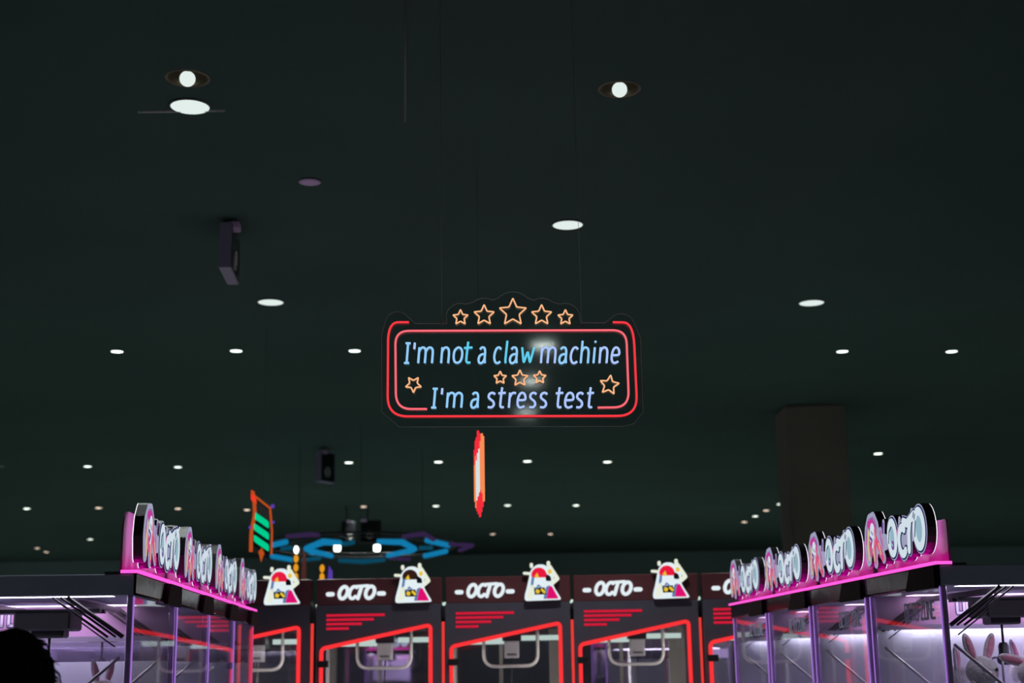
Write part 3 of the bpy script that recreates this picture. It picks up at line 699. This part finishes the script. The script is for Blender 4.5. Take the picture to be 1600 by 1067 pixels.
nearL, farL = at_z(217, 892, 2.0), at_z(402, 954, 2.0)
nearR, farR = at_z(1462, 878.5, 2.0), at_z(1138, 944.7, 2.0)
ordn = ('nearest', 'second', 'third', 'farthest')
proto = None; side_all = []; right_boards = None
for side, near, far in (('left', nearL, farL), ('right', nearR, farR)):
    d = (far-near); d.z = 0; pitch = d.length/4; d.normalize()
    ang = math.atan2(d.y, d.x)-PI/2
    outv = Vector((-d.y, d.x, 0)) if side == 'left' else Vector((d.y, -d.x, 0))
    rz = PI/2+ang if side == 'left' else -PI/2+ang
    for i in range(4):
        c = near + d*pitch*(i+.5) + outv*(MD/2+.02)
        lab = ('%s claw machine in the %s row, with lit graffiti sign above a pink edge' % (ordn[i], side))
        if proto is None:
            proto = side_machine(lab); m_ = proto
            left_names = [next(ch.data.name for ch in proto.children if ch.name.startswith('partition_header')),
                          [ch.data.name for ch in proto.children if ch.name.startswith('lettering')][1],
                          next(ch.data.name for ch in proto.children if ch.name.startswith('partition_board')),
                          next(ch.data.name for ch in proto.children if ch.name.startswith('partition_lamp'))]
        else: m_ = copy_tree(proto); m_['label'] = lab
        if side == 'right':
            if right_boards is None:
                right_boards = side_boards(-1)
                a = MB(); block_text(a, 'OCTO ZONE', .02, 1.772, .034, .070, .015, FY+.003, lambda m_, q, r, y, mi: m_.stroke(q, r*.5, y-.0008, y, mi, mi))
                wp = a.build('window_print', ['print_mid', 'print_grey']); wpm = wp.data; bpy.data.objects.remove(wp)
            fgl = [ch for ch in m_.children if ch.name.startswith('front_glass')][0]
            wp = bpy.data.objects.new('window_print', wpm); C.objects.link(wp); wp.parent = fgl; wp['label'] = 'condensed blue lettering on the front glass'
            for ch in m_.children:
                b_ = ch.name.split('.')[0]
                if ch.data and ch.data.name in left_names: ch.data = right_boards[left_names.index(ch.data.name)]
        m_.location = (c.x, c.y, 0); m_.rotation_euler = (0, 0, rz); m_['group'] = 'claw machines in the %s row' % side
        side_all.append((m_, c, rz, side, i))
for x, y, rz, lab in ((-2.85, 33.0, 0.0, 'distant claw machine seen through the second back machine window'), (1.55, 15.8, math.radians(-84), 'purple lit claw machine seen through the fourth back machine window')):
    m_ = copy_tree(proto); m_['label'] = lab; m_.location = (x, y, 0); m_.rotation_euler = (0, 0, rz); m_['group'] = 'claw machines behind the back row'

# ---------------------------------------------------------------- the back row
BY = 11.2; BW = 0.965
def cut_plaque(m_, x0, z0, y):
    """abstract lit cut-out plaque: generic colour shapes on a bell-shaped board"""
    s = 0.30
    def q(pts): return [(x0+a*s, z0+b*s) for a, b in pts]
    base = fillet([(-.46,0),(-.46,.14),(-.40,.34),(-.36,.50),(-.30,.78),(-.14,.93),(.06,.93),(.22,.80),(.30,.60),(.28,.40),(.34,.28),(.50,.02)], .08, 4, closed=True)
    m_.prism(q(base), y-.02, y+.02, 0, 4)
    m_.stroke(q([(-.33,.70),(-.46,.71)]), .011, y-.02, y, 6, 4)                    # bars and studs round the rim
    m_.stroke(q([(.20,.86),(.39,.56),(.27,.46)]), .017, y-.02, y, 6, 4)
    m_.stroke(q([(-.27,.93),(-.27,.88)]), .013, y-.021, y, 6, 4); m_.stroke(q([(.17,.97),(.17,.90)]), .014, y-.021, y, 6, 4)
    y -= .0215
    m_.prism(q(fillet([(-.40,.05),(-.36,.30),(-.26,.44),(-.2,.40),(-.24,.06)], .06, 4, True)), y-.001, y, 6)
    m_.prism(q([(-.20,.16),(-.22,.34),(.06,.34),(.10,.16)]), y-.001, y, 4)
    m_.prism(q(fillet([(.02,.05),(.10,.36),(.20,.40),(.16,.05)], .04, 4, True)), y-.001, y, 5)
    m_.prism(q(fillet([(.10,.05),(.17,.36),(.24,.38),(.42,.05)], .04, 4, True)), y-.002, y, 2)
    m_.prism(q(arc(-.08,.66,.20,.19,-20,200,14)), y-.001, y, 1)
    m_.prism(q([(-.26,.66),(-.20,.60),(-.24,.34),(-.30,.40)]), y-.001, y, 5)
    m_.prism(q([(-.12,.72),(-.2,.62),(-.08,.58)]), y-.002, y, 3)
    m_.prism(q(fillet([(.08,.70),(.22,.62),(.24,.50),(.10,.50)], .03, 3, True)), y-.001, y, 4)
    m_.stroke(q([(-.16,.30),(-.10,.40),(-.02,.33)]), .006, y-.002, y-.001, 5)
    m_.prism(q(arc(-.12,.24,.055,.055,0,360,12)), y-.0025, y-.001, 3); m_.stroke(q([(-.01,.28),(.05,.22)]), .010, y-.003, y-.001, 3)
    m_.prism(q(arc(.20,.74,.05,.06,0,360,12)), y-.0025, y-.001, 3)
def back_machine(label):
    t = thing('claw_machine', label, 'claw machine', group='charcoal claw machines in the back row')
    K = 11.25/F; cx = 591.5
    def X(px): return (px-cx)*K
    H0 = 1.6
    def Z(py): return H0+(1043.0-py)*K
    hw = BW/2; D = .85; top = Z(948)
    win = [(X(502),0.95),(X(502),Z(1012)),(X(671.5),Z(978)),(X(674),Z(978)),(X(674),0.95)]
    win = [(X(505),0.95),(X(505),Z(1013)),(X(671),Z(980)),(X(671),0.95)]
    a = MB()     # front panel around the slanted window, four pieces of one sheet
    a.prism([(-hw,0.06),(-hw,top),(win[0][0],top),(win[0][0],0.06)], 0, .02); a.prism([(win[3][0],0.06),(win[3][0],top),(hw,top),(hw,0.06)], 0, .02)
    a.prism([win[1],(win[1][0],top),(win[2][0],top),win[2]], 0, .02); a.prism([(win[0][0],0.06),(win[3][0],0.06),win[3],win[0]], 0, .02)
    a.box(-hw, -hw+.02, .02, D, 0.06, top); a.box(hw-.02, hw, .02, D, 0.06, top); a.box(-hw+.02, hw-.02, .02, D, top-.02, top); a.box(-hw+.02, hw-.02, .02, D, .90, .94)
    a.box(-hw+.03, hw-.03, .03, D-.03, 0, 0.06)
    a.build('cabinet_shell', 'cabinet', t)
    a = MB(); fr = fillet([win[0], win[1], win[2], win[3]], .035, 6)
    a.tube([(x, -.008, z_) for x, z_ in fr], .0155, 10); a.build('window_light_tube', 'tube_red', t, label='glowing red tube round the slanted window')
    a = MB(); a.prism([win[0], win[1], win[2], win[3]], .004, .010); a.build('window_pane', 'glass', t)
    a = MB(); a.bbox(X(500), X(516), -.03, .0, Z(1041), Z(1031), .003); a.build('latch', 'black', t)
    for k_, (xe, yy) in enumerate(((601,963.5),(584.5,970),(566,976.5),(546.5,983.3))):
        a = MB(); a.box(X(512), X(xe), -.004, -.0005, Z(yy+1.9), Z(yy-1.9)); a.build('stripe', 'decal_red_glow', t)
    a = MB(); a.bbox(X(497), X(688), .0, .16, top, Z(908.5), .004); a.build('marquee_box', 'marquee', t)
    # -OCTO- in fat brush strokes
    a = MB(); zb = Z(938.5); hh = .092; sh = .22
    def q(pts, x0, ww): return [(x0+px_*ww+pz*hh*sh, zb+pz*hh) for px_, pz in pts]
    yy0, yy1 = -.012, -.001
    cO = [(.5+.5*math.cos(i*PI/9), .5+.5*math.sin(i*PI/9)) for i in range(19)]
    cC = [(.5+.5*math.cos(math.radians(a_)), .5+.5*math.sin(math.radians(a_))) for a_ in range(55, 320, 22)]
    a.stroke(q(cO, X(529.5), .062), .0135, yy0, yy1, 0); a.stroke(q(cC, X(545), .060), .0125, yy0, yy1, 0)
    a.stroke(q([(0,1.0),(1,1.05)], X(554.5), .085), .0115, yy0, yy1, 0); a.stroke(q([(.5,1),(.35,0)], X(555.5), .062), .0135, yy0, yy1, 0)
    a.stroke(q(cO, X(570), .066), .0135, yy0, yy1, 0)
    a.stroke([(X(514),Z(931.5)),(X(521),Z(931.5))], .0165, yy0, yy1, 0); a.stroke([(X(592),Z(931.5)),(X(599.5),Z(931.5))], .0165, yy0, yy1, 0)
    a.build('lettering', 'm_white', t, label='lit white letters between two dashes')
    a = MB(); cut_plaque(a, X(645), top+.006, -.022); a.build('cutout_sign', ['m_white','m_red','m_mag','m_yel','black','m_blue','m_cream'], t, label='lit multicoloured cutout plaque')
    # inside
    a = MB(); a.box(-hw+.02, hw-.02, D-.02, D-.01, .94, 1.2); a.box(-hw+.02, -hw+.06, D-.03, D, 1.2, top-.02); a.box(hw-.15, hw-.02, D-.03, D, 1.2, top-.02); a.box(-.08,-.05,D-.03,D,1.2,top-.02)
    a.build('back_frame', 'inner_pale', t)
    a = MB(); a.box(-hw+.06, hw-.15, D-.018, D-.013, 1.2, top-.02); a.build('back_pane', 'glass', t)
    a = MB(); a.box(-hw+.04, -hw+.07, .30, .50, .94, top-.02); a.build('side_board', 'inner_pale', t)
    a = MB(); a.box(X(520), X(590), .58, .62, 1.775, 1.825); a.box(X(612), X(672), .58, .62, 1.80, 1.84); a.box(-.40, .42, .08, .11, top-.05, top-.03); a.build('fluorescent_and_fill', 'white_tube', t)  # third bar, at the top front, is hidden and added for fill
    a = MB(); a.box(X(499), X(503), .05, .07, 1.2, 1.72); a.box(X(673), X(677), .05, .07, 1.2, 1.85); a.build('inside_light', 'inner_fill', t)  # hidden strips added to light the crane frame
    a = MB(); xs, xe, zb_ = X(553), X(637), Z(1044)+.004
    a.tube([(x_, .30, z_) for x_, z_ in fillet([(xs, top-.17),(xs, zb_),(xe, zb_),(xe, top-.17)], .095, 8)], .0135, 10); a.build('crane_frame', 'grey_tube', t)
    a = MB(); a.bbox(X(585), X(608), .24, .36, Z(1031), Z(1005), .006); gb = a.build('crane_motor', 'grey_box', t)
    a = MB(); 
    for k_ in range(6): a.box(X(589.5)+k_*.0125, X(589.5)+k_*.0125+.008, .238, .2399, Z(1026.5)-.003*(k_%2), Z(1024))
    a.build('motor_label', 'black', gb)
    a = MB(); a.box(-.42, .42, .33, .36, top-.20, top-.175); a.bbox(X(582), X(611), .26, .40, Z(1005), top-.16, .006); a.tube([(X(597),.30,Z(1031)),(X(594),.30,1.35)], .006, 6); a.build('crane_rail', 'dark_steel', t)
    a = MB(); a.lathe([(.012,0),(.05,.02),(.05,.08),(.02,.10)], (X(594),.30,1.27), 14); a.build('claw', 'dark_steel', t)
    a = MB(); a.tube([(hw+.014, .05, 0.2), (hw+.014, .05, Z(975))], .0125, 8); a.build('side_light_tube', 'side_red', t, label='red light tube down the side')
    a = MB(); a.box(hw, hw+.004, .03, .07, 0.2, top-.01); a.build('side_channel', 'black', t)
    a = MB(); a.tube([(X(684), .45, top+.012), (X(702), .45, top+.030)], .013, 8); a.build('lamp_stub', 'white_tube', t)
    return t, K
bproto = None
names = ['leftmost, beside the pink edges', 'second from left', 'middle one, under the strip sign', 'fourth from left', 'rightmost, mostly hidden']
for i, px in enumerate((384.5, 591.0, 794.5, 996.5, 1200.5)):
    c = at_y(px, 1040, BY)
    lab = 'charcoal back row claw machine with red window tube, ' + names[i]
    if bproto is None: bproto, K = back_machine(lab); m_ = bproto
    else: m_ = copy_tree(bproto); m_['label'] = lab
    m_.location = (c.x, BY, 0)
    if i == 1:      # the dome of this plaque is unlit
        for ch in m_.children:
            if ch.name.startswith('cutout_sign'):
                ch.data = ch.data.copy(); ch.data.materials[1] = M['m_off']; ch['label'] = 'multicoloured cutout plaque with its upper dome unlit'
# back-row cabinet lights: hidden fill strips are added inside each cabinet
# ---------------------------------------------------------------- plush rabbits in the nearest right and left machines
def rabbit(label, loc, rz, s=1.0, flop=(18, 18), group='plush rabbits in the nearest right machine', mats=('plush','plush_pink')):
    t = thing('plush_rabbit', label, 'plush toy', loc, rz, group)
    a = MB(); a.ball((0,0,.13*s), (.11*s,.10*s,.13*s)); a.ball((0,-.01*s,.30*s), (.105*s,.095*s,.095*s)); a.ball((0,-.09*s,.275*s), (.04*s,.03*s,.03*s), nu=12, nv=8)
    for sg in (-1,1): a.ball((sg*.10*s,-.05*s,.17*s), (.035*s,.035*s,.075*s), nu=12, nv=8); a.ball((sg*.08*s,-.10*s,.04*s), (.045*s,.07*s,.04*s), nu=12, nv=8)
    a.build('body', mats[0], t)
    for sg, fl in ((-1, flop[0]), (1, flop[1])):
        R_ = Matrix.Rotation(math.radians(sg*fl), 3, 'Y'); o_ = Vector((sg*.045*s, 0, .37*s)); c_ = o_ + R_ @ Vector((0, 0, .08*s)); i_ = c_ + Vector((0, -.012*s, 0))
        a = MB(); a.ball(tuple(c_), (.036*s,.018*s,.095*s), rot=R_, nu=14, nv=10); e = a.build('ear', mats[0], t)
        a = MB(); a.ball(tuple(i_), (.024*s,.012*s,.074*s), rot=R_, nu=12, nv=8); a.build('inner_ear', mats[1], e, label='pink inside of the ear')
        a = MB(); a.ball((sg*.045*s,-.098*s,.31*s), .011*s, nu=10, nv=6); a.build('eye', 'eye', t)
    a = MB(); a.ball((0,-.118*s,.285*s), (.010*s,.008*s,.007*s), nu=10, nv=6); a.build('nose', mats[1], t)
    return t
def in_machine(m, c, rz, lx, ly, z_):
    return (c.x+lx*math.cos(rz)-ly*math.sin(rz), c.y+lx*math.sin(rz)+ly*math.cos(rz), z_)
mR = [q for q in side_all if q[3] == 'right' and q[4] == 0][0]
mL = [q for q in side_all if q[3] == 'left' and q[4] == 0][0]
BED = 1.335
for lx, ly, r_, s_, fl, lab in ((.22,-.42,0.3,.70,(20,20),'upright pink eared plush rabbit nearest the glass corner, right machine'), (.30,-.22,-0.2,.66,(75,60),'white plush rabbit in the middle of the right machine, ears flopped sideways'),
        (.27,.08,0.5,.68,(20,70),'white plush rabbit at the far right edge, one ear flopped'), (-.12,-.40,1.2,.6,(20,30),'plush rabbit deeper inside, behind the claw'), (-.34,.0,.6,.66,(20,20),'plush rabbit at the far wall of the nearest right machine'),
        (.10,.36,.1,.70,(50,20),'plush rabbit behind the two white ones, nearest right machine')):
    rabbit(lab, in_machine(*mR[:3], lx, ly, BED), r_, s_, fl)
for lx, ly, r_, lab in ((-.10,.18,0.2,'pale plush toy in the nearest left machine, behind the person'), (.33,.28,-.3,'pale plush toy deep in the nearest left machine'), (.25,-.40,1.0,'pale plush toy under the claw of the nearest left machine')):
    rabbit(lab, in_machine(*mL[:3], lx, ly, BED), r_, .6, group='plush rabbits in the nearest left machine')

# ---------------------------------------------------------------- the person at lower left
hx = at_y(22, 1000, 3.75); HX, HY = hx.x, 3.75
person = thing('person', 'person with short black hair seen from behind at the lower left corner', 'person', (HX, HY, 0))
import bmesh
bones = [ # name, pos, radius, parent
 ('pelvis',(0,0,.92),.135,None),('waist',(0,.0,1.06),.12,'pelvis'),('chest',(0,.01,1.25),.145,'waist'),('collar',(0,0,1.38),.085,'chest'),('neck',(0,.0,1.46),.052,'collar'),
 ('jaw',(0,.03,1.52),.066,'neck'),('mid',(0,.01,1.58),.080,'jaw'),('crown',(0,.0,1.645),.066,'mid')]
for sg, nm in ((-1,'l'),(1,'r')):
    bones += [('sh'+nm,(sg*.17,0,1.37),.058,'collar'),('ua'+nm,(sg*.21,.0,1.22),.045,'sh'+nm),('el'+nm,(sg*.225,-.01,1.08),.037,'ua'+nm),('fa'+nm,(sg*.23,.05,.93),.032,'el'+nm),('wr'+nm,(sg*.235,.10,.83),.024,'fa'+nm),
      ('pa'+nm,(sg*.235,.12,.77),.028,'wr'+nm)]
    for k_, (dx, L) in enumerate(((-.03,.065),(-.01,.078),(.01,.072),(.028,.055))):
        bones += [('f%d'%k_+nm,(sg*.235+.012,.12+dx,.735),.010,'pa'+nm),('g%d'%k_+nm,(sg*.235-sg*.005,.125+dx,.735-L*.5),.009,'f%d'%k_+nm),('e%d'%k_+nm,(sg*.235-sg*.02,.13+dx,.735-L),.0075,'g%d'%k_+nm)]
    bones += [('t'+nm,(sg*.22,.16,.79),.011,'wr'+nm),('u'+nm,(sg*.21,.175,.75),.009,'t'+nm)]
    bones += [('hip'+nm,(sg*.095,0,.86),.095,'pelvis'),('th'+nm,(sg*.10,.01,.68),.08,'hip'+nm),('kn'+nm,(sg*.10,.015,.49),.056,'th'+nm),('ca'+nm,(sg*.10,-.01,.34),.052,'kn'+nm),('an'+nm,(sg*.10,0,.10),.036,'ca'+nm),
      ('he'+nm,(sg*.10,-.02,.05),.04,'an'+nm),('to'+nm,(sg*.11,.15,.035),.033,'he'+nm)]
me = bpy.data.meshes.new('body'); idx = {b_[0]: i for i, b_ in enumerate(bones)}
me.from_pydata([b_[1] for b_ in bones], [(idx[b_[3]], i) for i, b_ in enumerate(bones) if b_[3]], []); me.update()
body = bpy.data.objects.new('body', me); C.objects.link(body); body.parent = person
sk = body.modifiers.new('skin', 'SKIN'); ss = body.modifiers.new('sub', 'SUBSURF'); ss.levels = 2; ss.render_levels = 2
lay_ = me.skin_vertices[0].data if len(me.skin_vertices) else None
if lay_ is None:
    bm = bmesh.new(); bm.from_mesh(me); bm.verts.layers.skin.verify(); bm.to_mesh(me); bm.free(); lay_ = me.skin_vertices[0].data
for i, b_ in enumerate(bones): lay_[i].radius = (b_[2], b_[2]*(0.8 if b_[0] in ('chest','waist','pelvis') else 1)); lay_[i].use_root = (i == 0)
me.materials.append(M['skin'])
# clothing: shirt and trousers as loose shells
a = MB(); a.lathe([(.075,1.44),(.12,1.42),(.16,1.37),(.185,1.30),(.18,1.15),(.165,1.0),(.175,.88)], (0,0,0), 24, caps=False)
for i_, v_ in enumerate(a.v): a.v[i_] = (v_[0]*1.1, v_[1]*.8, v_[2])
for sg in (-1,1): a.tube([(sg*.15,0,1.385),(sg*.205,0,1.33),(sg*.225,0,1.22),(sg*.235,-.005,1.12)], [.075,.075,.068,.062], 14)
a.build('shirt', 'cloth', person)
a = MB()
for sg in (-1,1): a.tube([(sg*.085,0,.93),(sg*.095,0,.85),(sg*.10,.01,.68),(sg*.10,.01,.48),(sg*.10,0,.12)], [.115,.115,.10,.08,.065], 16)
a.build('trousers', 'cloth', person)
a = MB()
for sg in (-1,1): a.ball((sg*.105,.05,.045), (.05,.13,.045))
a.build('shoes', 'black', person)
a = MB(); nu, nv = 40, 22; vv = []
for i_ in range(nv+1):
    th = PI*0.66*i_/nv
    for j_ in range(nu):
        ph = 2*PI*j_/nu
        r_ = 1+0.025*math.sin(5*ph+3*th)+0.03*(random.random()-.5)
        vv.append((.100*r_*math.sin(th)*math.cos(ph), .112*r_*math.sin(th)*math.sin(ph)-.006, .125*r_*math.cos(th)))
a.add([(x, y, z_+1.588) for x, y, z_ in vv], [(i_*nu+j_, (i_+1)*nu+j_, (i_+1)*nu+(j_+1)%nu, i_*nu+(j_+1)%nu) for i_ in range(nv) for j_ in range(nu)], 0, True)
for k_ in range(420):       # short locks following the skull
    th = PI*0.62*math.sqrt(random.random()); ph = 2*PI*random.random()
    n_ = Vector((math.sin(th)*math.cos(ph), math.sin(th)*math.sin(ph), math.cos(th)))
    b_ = Vector((n_.x*.099, n_.y*.110-.006, n_.z*.123+1.588)); tdir = (Vector((random.uniform(-.6,.6), random.uniform(-.6,.6), -.55))).normalized()
    a.tube([b_, b_+n_*.008+tdir*.014, b_+n_*.008+tdir*.032], [.0035,.0028,.0006], 4)
a.build('hair', 'hair', person)
a = MB()
for sg in (-1,1): a.ball((sg*.084,.015,1.545), (.012,.02,.032), nu=10, nv=8)
a.build('ears', 'skin', person)
